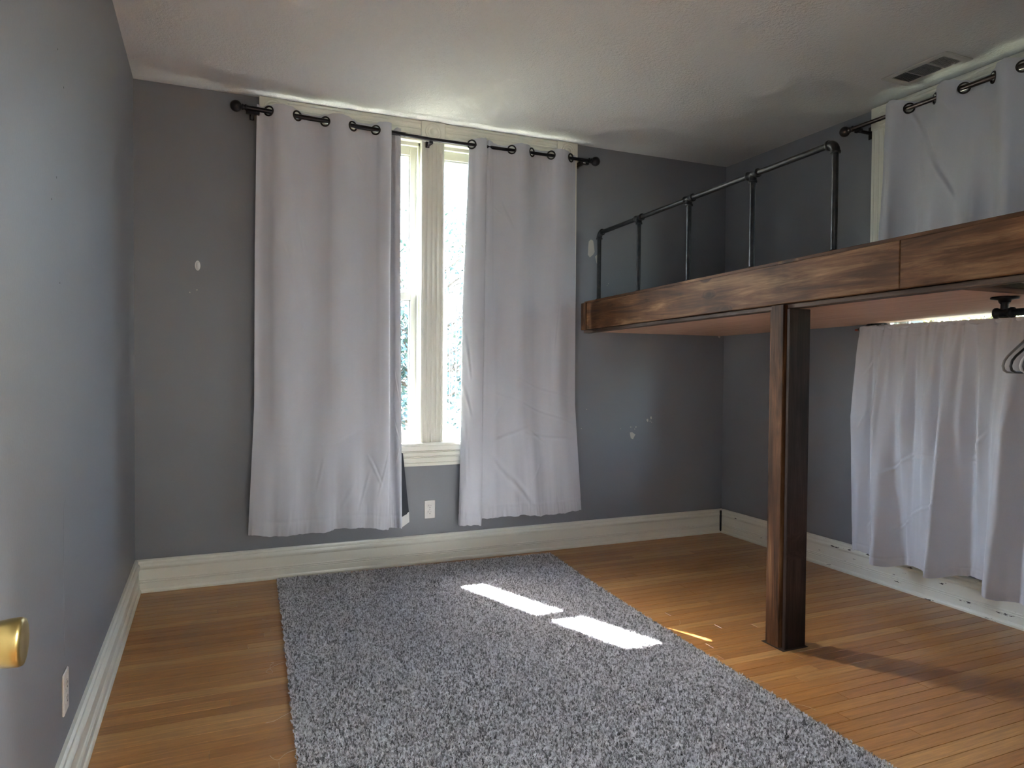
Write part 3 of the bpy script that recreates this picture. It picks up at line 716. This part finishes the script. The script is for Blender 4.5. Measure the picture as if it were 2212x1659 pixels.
# lower curtain: gathered on a tension rod below the loft
ZL = 1.441; XW = XR-.105
mcl = lambda u, d, z: (XW-d, u, z)
tr_ = thing('tension_rod', 'taped curtain rod holding the gathered curtain under the loft', 'curtain rod', (XW, 1.9, ZL))
MB().tube([(XW, 2.925, ZL), (XW, .76, ZL)], .008, 12).build('tube', BRONZE, tr_)
b = MB(); sg = 16; Vt = []
for i in range(14):
    for k in range(sg):
        a = 2*PI*k/sg; r_ = (.017+.008*noise.noise(Vector((i*.7, math.cos(a)*1.6, math.sin(a)*1.6))))*(.6 if i in (0, 13) else 1)
        Vt.append((XR-.055+r_*1.5*math.cos(a), 2.79+.0085*i, ZL+.018+r_*math.sin(a)))
b.add(Vt, [(i*sg+k, i*sg+(k+1) % sg, (i+1)*sg+(k+1) % sg, (i+1)*sg+k) for i in range(13) for k in range(sg)])
b.build('tape_wrap', TAPE, tr_)
MB().tube([(XW, 2.925, ZL-.004), (XW, 2.945, ZL-.004)], .006, 10).build('rubber_tip', REDP, tr_)
def lower_paths():
    y0, y1 = 2.90, 1.86; n = 45; top = []; mid = []; bot = []
    rr_ = random.Random(5)
    # folds: (centre y, half-width, depth) for big bottom folds
    big = [(2.86, .025, .012), (2.70, .050, .085), (2.60, .030, -.03), (2.45, .045, .035), (2.37, .035, .110), (2.21, .070, -.035), (2.08, .045, .115), (2.0, .03, .03), (1.93, .04, .07)]
    for i in range(n):
        s = i/(n-1); u = y0+(y1-y0)*s
        top.append((u+.004*rr_.uniform(-1, 1), .012+.007*math.sin(i*PI*.93)+.004*rr_.uniform(-1, 1)))
        d = .022+.024*math.sin(s*47+.5)+.011*math.sin(s*83+2); 
        g = sum(a*math.exp(-((u-c)/w__)**2) for c, w__, a in big)
        mid.append((u+.004, .024+d*1.15+g*.50)); bot.append((u+.006, .036+g*1.15+.008*math.sin(s*40)))
    mid2 = [((a[0]+b_[0])/2, (a[1]*.5+b_[1]*.5)+.006*math.sin(i*.9)) for i, (a, b_) in enumerate(zip(mid, bot))]
    up_ = [(a[0], a[1]*.6+b_[1]*.4) for a, b_ in zip(top, mid)]
    return top, up_, mid, mid2, bot
tp, up_, md, m2, bt = lower_paths()
CW = thing('curtain', 'long light grey curtain gathered on a rod beneath the loft, along the right wall', 'curtain', (XW, 2.4, .17))
zlow = lambda s: .185-.016*math.sin(s*8)+.012*math.sin(s*21)
curtain(CW, mcl, [(0, tp), (.12, up_), (.40, md), (.72, m2), (1, bt)], lambda s: ZL+.012+.002*math.sin(s*90), zlow, 320, 240, (),
        [(.20, .62, .38, .52, .006, .007), (.10, .82, .13, .74, .005, .006), (.09, .88, .15, .79, .005, .006), (.24, .86, .34, .81, .006, .007), (.33, .80, .55, .70, .005, .007), (.30, .56, .44, .55, .003, .006), (.05, .22, .10, .14, .004, .006), (.62, .55, .72, .42, .004, .006), (.6, .56, .66, .55, .003, .006), (.36, .545, .52, .54, .003, .006), (.04, .45, .07, .38, .003, .006)], 11.7, rip=.010, side=-1)
CW2 = thing('curtain', 'added light grey gathered curtain under the loft, unseen, closing off near window light', 'curtain', (XW, 1.4, .17))  # added unseen panel, stops window light reaching the post front
sh2 = lambda P_: [(a-1.085, d) for a, d in P_]
curtain(CW2, mcl, [(0, sh2(tp)), (.4, sh2(md)), (1, sh2(bt))], lambda s: ZL+.012, zlow, 120, 60, (), (), 2.7, rip=.010, side=-1)
# fabric rolled over the rod
b = MB(); Vt = []; n_ = 160; sg = 10
for i in range(n_):
    yy = 2.905-1.045*i/(n_-1); r_ = .0125+.0035*noise.noise(Vector((yy*60, 0, 0)))+.002*noise.noise(Vector((yy*160, 3, 0)))
    for k in range(sg):
        a = 2*PI*k/sg; Vt.append((XW-.004+r_*math.cos(a), yy+.004*math.sin(a*1+yy*40), ZL+.003+r_*1.1*math.sin(a)))
b.add(Vt, [(i*sg+k, i*sg+(k+1) % sg, (i+1)*sg+(k+1) % sg, (i+1)*sg+k) for i in range(n_-1) for k in range(sg)], True); b.build('rod_pocket', FAB, CW)

# ------------------------------------------------------------------ rug
rug = thing('shag_rug', 'large grey shag rug lying on the oak floor below the window', 'rug', (1.1, 2.6, 0))
left = [(.345, 4.105), (.322, 3.6), (.29, 3.0), (.255, 2.4), (.225, 1.8), (.20, 1.0)]
right = [(2.005, 4.045), (1.955, 3.5), (1.925, 3.0), (1.898, 2.4), (1.882, 1.8), (1.865, 1.0)]
poly = left+right[::-1]
MB().sweep([(x, y_) for x, y_ in poly], (0, 0, 0.0005), (1, 0, 0), (0, 1, 0), (0, 0, .0095)).build('backing', RUGB, rug)
tuft_me = bpy.data.meshes.new('tuft'); TV = []; TF = []; rt_ = random.Random(9)
for k in range(6):
    a = rt_.uniform(0, 2*PI); ln_ = rt_.uniform(.8, 1.1); lean = rt_.uniform(.1, .5); bx_, by_ = rt_.uniform(-.15, .15), rt_.uniform(-.15, .15)
    ww = .17; c_, s_ = math.cos(a), math.sin(a); o = len(TV); tw = rt_.uniform(-1, 1)
    for j, (h, l_) in enumerate(((0, 0), (.45, .35), (.82, .8), (1., 1.35))):
        cx_, cy_ = bx_+c_*lean*l_, by_+s_*lean*l_; aa = a+tw*h+PI/2; q = ww*(1-.35*h)
        TV += [(cx_-q*math.cos(aa), cy_-q*math.sin(aa), h*ln_), (cx_+q*math.cos(aa), cy_+q*math.sin(aa), h*ln_)]
    TF += [(o+2*j, o+2*j+1, o+2*j+3, o+2*j+2) for j in range(3)]
tuft_me.from_pydata(TV, [], TF); tuft_me.materials.append(RUG); tuft_me.update()
tuft = bpy.data.objects.new('tuft', tuft_me)
rs = np.random.RandomState(3); DEN = 46000
ly = np.array([p[1] for p in left])[::-1]; lx = np.array([p[0] for p in left])[::-1]; ry_ = np.array([p[1] for p in right])[::-1]; rx_ = np.array([p[0] for p in right])[::-1]
n_ = int(DEN*1.66*2.9); ty_ = rs.uniform(1.25, 4.11, n_); tx = rs.uniform(.19, 2.02, n_)
ytop = 4.105-(tx-.345)*.036
ok = (tx > np.interp(ty_, ly, lx)-.004+.003*np.sin(ty_*90)) & (tx < np.interp(ty_, ry_, rx_)+.004+.003*np.sin(ty_*77)) & (ty_ < ytop)
tx, ty_ = tx[ok], ty_[ok]; n_ = len(tx)
lowf = np.array([noise.noise(Vector((a*1.5+b_*.9, b_*5.5-a*1.6, 0))) for a, b_ in zip(tx[::1], ty_[::1])])
rotx = .30*lowf+rs.normal(0, .22, n_)+.1; roty = .25*lowf+rs.normal(0, .22, n_); rz_ = rs.uniform(0, 2*PI, n_)
pmesh = bpy.data.meshes.new('pile'); pmesh.vertices.add(n_)
co = np.c_[tx-1.1, ty_-2.6, np.full(n_, .0095)].astype('f'); pmesh.vertices.foreach_set('co', co.ravel())
at = pmesh.attributes.new('rot', 'FLOAT_VECTOR', 'POINT'); at.data.foreach_set('vector', np.c_[rotx, roty, rz_].astype('f').ravel())
at = pmesh.attributes.new('size', 'FLOAT_VECTOR', 'POINT'); hgt = .0145*(1+.12*lowf)*rs.uniform(.72, 1.18, n_); wd_ = rs.uniform(.0054, .0084, n_)
at.data.foreach_set('vector', np.c_[wd_, wd_, hgt].astype('f').ravel())
pile = bpy.data.objects.new('pile', pmesh); C.objects.link(pile); pile.parent = rug; pile['kind'] = 'stuff'; pmesh.materials.append(RUG)
ng = bpy.data.node_groups.new('pile_tufts', 'GeometryNodeTree')
ng.interface.new_socket('Geometry', in_out='INPUT', socket_type='NodeSocketGeometry'); ng.interface.new_socket('Geometry', in_out='OUTPUT', socket_type='NodeSocketGeometry')
gi = ng.nodes.new('NodeGroupInput'); go = ng.nodes.new('NodeGroupOutput'); ip = ng.nodes.new('GeometryNodeInstanceOnPoints'); oin = ng.nodes.new('GeometryNodeObjectInfo')
oin.inputs['Object'].default_value = tuft; oin.inputs['As Instance'].default_value = True
a1 = ng.nodes.new('GeometryNodeInputNamedAttribute'); a1.data_type = 'FLOAT_VECTOR'; a1.inputs[0].default_value = 'rot'
a2 = ng.nodes.new('GeometryNodeInputNamedAttribute'); a2.data_type = 'FLOAT_VECTOR'; a2.inputs[0].default_value = 'size'
ng.links.new(gi.outputs[0], ip.inputs['Points']); ng.links.new(oin.outputs['Geometry'], ip.inputs['Instance'])
ng.links.new(a1.outputs[0], ip.inputs['Rotation']); ng.links.new(a2.outputs[0], ip.inputs['Scale']); ng.links.new(ip.outputs[0], go.inputs[0])
md_ = pile.modifiers.new('tufts', 'NODES'); md_.node_group = ng

# ------------------------------------------------------------------ small things
def outlet(name_label, mp, u, z):
    P = lambda a, d, c: Vector(mp(a, d, c)); D = P(0, -1, 0)-P(0, 0, 0)
    o = thing('wall_outlet', name_label, 'outlet', mp(u, 0, z))
    def bx(b, a, c, bev=0):
        p, q = mp(*a), mp(*c); return b.box([min(p[i], q[i]) for i in range(3)], [max(p[i], q[i]) for i in range(3)], bev)
    b = MB(); bx(b, (u-.035, -.006, z-.057), (u+.035, 0, z+.057), .0028); b.build('cover_plate', PLATE, o)
    for s in (-1, 1):
        zc = z+s*.0195
        pr_ = [(.0165*math.cos(a), .0142*math.copysign(abs(math.sin(a))**.8, math.sin(a))) for a in [2*PI*k/24 for k in range(24)]]
        b = MB(); U_ = P(1, 0, 0)-P(0, 0, 0)
        b.sweep(pr_, P(u, -.005, zc), U_, (0, 0, 1), D*.0028); rc = b.build('receptacle', PLATE, o)
        b = MB()
        bx(b, (u-.0075, -.0083, zc+.0005), (u-.0055, -.0076, zc+.009)); bx(b, (u+.0055, -.0083, zc+.0015), (u+.0075, -.0076, zc+.008))
        b.lathe([(.0026, .0030), (.0033, .0026), (.0033, 0)], P(u, -.005, zc-.0062), D, 10); b.build('slot', SLOT, rc)
    MB().lathe([(0, .0035), (.001, .003), (.0012, 0)], P(u, -.006, z), D, 12).build('screw', SCREW, o)
outlet('ivory duplex outlet on the back wall between the curtains', mpb, 1.248, .328)
outlet('ivory duplex outlet low on the left wall', lambda a, d, c: (XL-d, a, c), 2.224, .314)
hk = thing('adhesive_hook', 'small oval white hook stuck on the back wall left of the curtains', 'wall hook', (-.061, YB, 1.747))
MB().sweep([(.0135*math.cos(a), .027*math.sin(a)) for a in [2*PI*k/28 for k in range(28)]], (-.061, YB, 1.747), (1, 0, 0), (0, 0, 1), (0, -.005, 0)).build('base', WHITEP, hk)
MB().lathe([(-.020, .0), (-.018, .006), (-.010, .0085), (.012, .008), (.018, .005), (.02, 0)], (-.059, YB-.008, 1.745), (0, 0, 1), 14).build('hook', WHITEP, hk)
# chips in the paint
def chip(cx, cz, pts, wall=None, mp=mpb, nm='paint_chip', mat=CHIP, th=.0006):
    P = lambda u, d, z: Vector(mp(u, d, z)); O = P(0, 0, 0)
    MB().sweep(pts, P(cx, 0, cz), P(1, 0, 0)-O, (0, 0, 1), (P(0, -1, 0)-O)*th).build(nm, mat, wall or wback)
rc = random.Random(8)
def blob(r, sy=1.3, n=11): return [(r*rc.uniform(.6, 1.15)*math.cos(2*PI*k/n), r*sy*rc.uniform(.6, 1.15)*math.sin(2*PI*k/n)) for k in range(n)]
chip(2.375, 2.01, [(-.028, -.035), (-.012, -.052), (.014, -.030), (.024, -.012), (.018, .03), (.012, .062), (-.006, .07), (-.022, .055), (-.026, .018)])
chip(2.428, 1.955, [(-.026, .012), (-.014, -.03), (.006, -.062), (.016, -.058), (.022, -.02), (.018, .022), (.006, .05), (-.004, .03)])
chip(2.716, .742, [(-.018, .0), (-.012, -.02), (.006, -.027), (.014, -.012), (.025, .004), (.008, .016), (-.004, .022), (-.020, .020)])
for (x, z, r) in ((2.84, .845, .010), (2.87, .862, .008), (2.862, .838, .004), (2.745, .80, .005), (2.735, .785, .003), (2.70, .80, .003), (2.71, .80, .0025), (2.62, .79, .0025), (2.875, .83, .003), (3.46, 1.455, .012), (2.51, 1.79, .003), (2.50, 1.775, .003), (-.10, 1.60, .003), (-.065, 1.615, .003), (2.35, .93, .003), (2.31, .80, .003), (2.10, .56, .003)): chip(x, z, blob(r))
ml_ = lambda a, d, c: (XL-d, a, c)
for (y_, z, r) in ((2.19, 2.03, .0022), (2.27, 1.96, .0018), (2.165, 1.69, .0022), (2.10, 1.62, .0018), (2.2, 1.42, .0016)): chip(y_, z, blob(r, 1.4), wleft, ml_, 'nail_hole', SLOT)
chip(2.26, .62, [(-.03, -.21), (.03, -.21), (.034, .20), (.0, .21), (-.03, .19)], wleft, ml_, 'filler_patch', WALL, .0004)
# ceiling vent
vx0, vx1, vy0, vy1 = 3.160, 3.350, 2.262, 2.612
vt = thing('ceiling_vent', 'beige rectangular register in the ceiling above the loft curtain', 'vent', (3.255, 2.44, H))
b = MB(); zf = H-.007
b.box((vx0, vy0, zf), (vx1, vy0+.035, H), .002).box((vx0, vy1-.035, zf), (vx1, vy1, H), .002).box((vx0, vy0+.03, zf), (vx0+.032, vy1-.03, H), .002).box((vx1-.032, vy0+.03, zf), (vx1, vy1-.03, H), .002)
b.build('frame', VENT, vt)
MB().box((vx0+.03, vy0+.03, H-.002), (vx1-.03, vy1-.03, H-.001)).build('duct_opening', VDARK, vt)
zs = [(vy0+.037, .082), (vy0+.126, .10), (vy0+.233, .082)]
for k in (zs[0][0]+.084, zs[1][0]+.102): MB().box((vx0+.03, k-.001, zf+.001), (vx1-.03, k+.005, H-.001)).build('divider', VENT, vt)
for i in range(13):
    x = vx0+.036+i*.0099
    b = MB().sweep([(0, 0), (.0012, 0), (.0062, .0055), (.005, .0055)], (x, zs[1][0], zf+.0008), (1, 0, 0), (0, 0, 1), (0, .10, 0)); b.build('slat', VENT, vt)
for i in range(9):
    for (ya, q, tl) in ((zs[0][0], .082, .0012), (zs[2][0], .082, .006)):
        yy = ya+.002+i*q/9
        MB().sweep([(0, 0), (.0012, 0), (.0012+tl, .0055), (tl, .0055)], (vx0+.034, yy, zf+.0008), (0, 1, 0), (0, 0, 1), (vx1-vx0-.068, 0, 0)).build('slat', VENT, vt)
MB().box((vx1-.05, vy0+.06, zf-.006), (vx1-.042, vy0+.075, zf+.002)).build('lever', WHITEP, vt)
for q in (vy0+.015, vy1-.015): MB().lathe([(0, .004), (.0015, .003), (.002, 0)], ((vx0+vx1)/2, q, zf), (0, 0, -1), 10).build('screw', SCREW, vt)
# loose threads beside the rug
def thread(pts, label, r=.0007, lint=None):
    P = cat([(a, c) for a, c, _ in pts], 40); Zc = np.interp(np.linspace(0, 1, 40), np.linspace(0, 1, len(pts)), [p[2] for p in pts])
    o = MB().tube([(P[i, 0], P[i, 1], .0012+Zc[i]) for i in range(40)], r, 5).build('loose_thread', THREAD, None, off=(pts[0][0], pts[0][1], 0))
    tag(o, label, 'thread', 'loose threads by the rug')
thread([(.275, 2.93, .02), (.245, 2.945, .006), (.215, 2.93, 0), (.20, 2.905, 0), (.215, 2.885, 0), (.225, 2.90, 0), (.218, 2.93, 0), (.222, 2.965, 0), (.235, 2.985, 0), (.225, 2.99, 0)], 'curled pale thread on the floor at the rug\'s left edge, halfway down')
thread([(.30, 3.42, .02), (.28, 3.46, .01), (.25, 3.50, 0), (.225, 3.52, 0)], 'pale thread at the rug\'s left edge, farthest from the camera')
thread([(.27, 2.50, .02), (.235, 2.51, .003), (.20, 2.49, 0), (.17, 2.485, 0)], 'faint straight thread at the rug\'s left edge below the curled one')
thread([(.25, 2.24, .02), (.215, 2.255, .004), (.19, 2.235, 0), (.175, 2.25, 0), (.168, 2.27, 0)], 'wavy thread at the rug\'s left edge above the knotted one')
thread([(.245, 2.12, .02), (.21, 2.13, .004), (.185, 2.11, 0), (.175, 2.14, 0), (.187, 2.18, 0), (.19, 2.22, 0)], 'thread with a brown lint knot at the bottom edge of the picture')
thread([(1.885, 1.88, .022), (1.92, 1.885, .012), (1.955, 1.87, .004), (1.97, 1.845, 0)], 'pale thread sticking out of the rug\'s right edge')
thread([(2.03, 2.72, 0), (2.05, 2.735, 0), (2.07, 2.77, 0)], 'short pale thread on the floor near the thin sun streak')
b = MB(); Vt = []
for i in range(7):
    for k in range(8):
        a, c = PI*i/6, 2*PI*k/8; r_ = .006*(1+.5*noise.noise(Vector((i*1.3, k*1.7, 2)))); Vt.append((.183+r_*math.sin(a)*math.cos(c), 2.105+r_*math.sin(a)*math.sin(c), .0055+r_*.9*math.cos(a)))
b.add(Vt, [(i*8+k, i*8+(k+1) % 8, (i+1)*8+(k+1) % 8, (i+1)*8+k) for i in range(6) for k in range(8)])
tag(b.build('lint_ball', LINT, None, off=(.183, 2.105, 0)), 'tiny brown lint ball on the floor left of the rug', 'lint')

# ------------------------------------------------------------------ added lamp out of frame, fills in the room light
def globe(loc, watts, nm, lab, r=.11, col=(.86, .94, 1.0)):
    t = thing(nm, lab, 'lamp', loc)
    MB().lathe([(0, .07), (-.02, .07), (-.03, .05), (-.05, .045)], loc, (0, 0, 1), 24).build('canopy', BRONZE, t)
    m, n, b = new_mat('fill_globe_glow'); b.inputs['Base Color'].default_value = (1, 1, 1, 1)
    b.inputs['Emission Color'].default_value = col+(1,); b.inputs['Emission Strength'].default_value = watts
    MB().lathe([(-.045, .04), (-.06, .09), (-.09, r), (-.12, r), (-.15, .085), (-.17, .04), (-.175, 0)], loc, (0, 0, 1), 28).build('fill_globe', m, t)
globe((1.75, -.42, H), HALL_FILL, 'added_fill_lamp', 'added globe lamp on the unseen hall ceiling, filling in the room light')

# ------------------------------------------------------------------ outdoors
struct(MB().add([(-40, YB+TH, -.6), (60, YB+TH, -.6), (60, 70, -.6), (-40, 70, -.6), (XR+TH, YB+TH, -.6), (60, -30, -.6), (XR+TH, -30, -.6)], [(0, 1, 2, 3), (6, 5, 1, 4)]).build('ground', LAWN))
eav = MB().box((XL-.6, YB+TH, 2.95), (XR+.75, YB+TH+.43, 3.05)).box((XR+TH, -3, 2.95), (XR+2.4, YB+TH+.43, 3.05))  # unseen eaves added to cut the sun patch and block skylight
struct(eav.build('trim_added_eaves', TRIM))
struct(MB().box((XL-.6, -2.8, H+.1), (XR+TH, YB+TH, H+.2)).build('ceiling_roof', BRICK))
def tree(x, y_, hgt, cr_, n, mat, label, seed, lowest=.3, name='leafy_tree'):
    rt2 = random.Random(seed); t = thing(name, label, 'tree', (x, y_, -.6), 'trees outside the windows')
    b = MB(); b.tube([(x, y_, -.6), (x+.1, y_, hgt*.3), (x-.1, y_+.1, hgt*.6), (x, y_, hgt*.85)], [.16, .12, .07, .03], 8)
    ends = []
    for k in range(26):
        z = rt2.uniform(lowest, .8)*hgt; a = rt2.uniform(0, 2*PI); l_ = cr_*rt2.uniform(.5, 1.)
        p1 = (x+l_*.5*math.cos(a), y_+l_*.5*math.sin(a), z+.25*l_); p2 = (x+l_*math.cos(a+.2), y_+l_*math.sin(a+.2), z+.55*l_)
        b.tube([(x, y_, z), p1, p2], [.035, .02, .008], 5); ends += [p1, p2]
        for q in range(3):
            e = (p2[0]+rt2.uniform(-.4, .4), p2[1]+rt2.uniform(-.4, .4), p2[2]+rt2.uniform(-.2, .5)); b.tube([p1 if q else p2, e], [.01, .004], 4); ends.append(e)
    b.build('trunk', BARK, t)
    V_ = []; F_ = []
    for i in range(n):
        e = ends[rt2.randrange(len(ends))]; c = Vector(e)+Vector((rt2.gauss(0, .3), rt2.gauss(0, .3), rt2.gauss(0, .25)))
        a = Vector((rt2.uniform(-1, 1), rt2.uniform(-1, 1), rt2.uniform(-1, 1))).normalized(); d_ = a.orthogonal().normalized(); s = rt2.uniform(.03, .06); k = len(V_)
        V_ += [c-a*s, c+d_*s*.5, c+a*s, c-d_*s*.5]; F_.append((k, k+1, k+2, k+3))
    o = MB().add(V_, F_).build('foliage', mat, t); o['kind'] = 'stuff'
tree(6.0, 14.5, 8.0, 2.2, 9000, LEAFB, 'sparse leafy tree seen through the right half of the back window', 1)
tree(2.4, 8.6, 2.6, 1.0, 9000, LEAFB, 'low bushy tree behind the lower panes of the back window', 2, .1)
tree(1.2, 17.0, 3.2, 1.5, 8000, LEAFA, 'low yellow-green tree farther back behind the back window', 3, .1)
tree(9.5, 6.9, 3.6, 1.6, 14000, LEAFA, 'yellow-green tree beyond the right wall window, left of its neighbour', 4, .15)
tree(11.5, 1.3, 3.9, 1.7, 14000, LEAFA, 'yellow-green tree straight outside the right wall window', 5, .15)
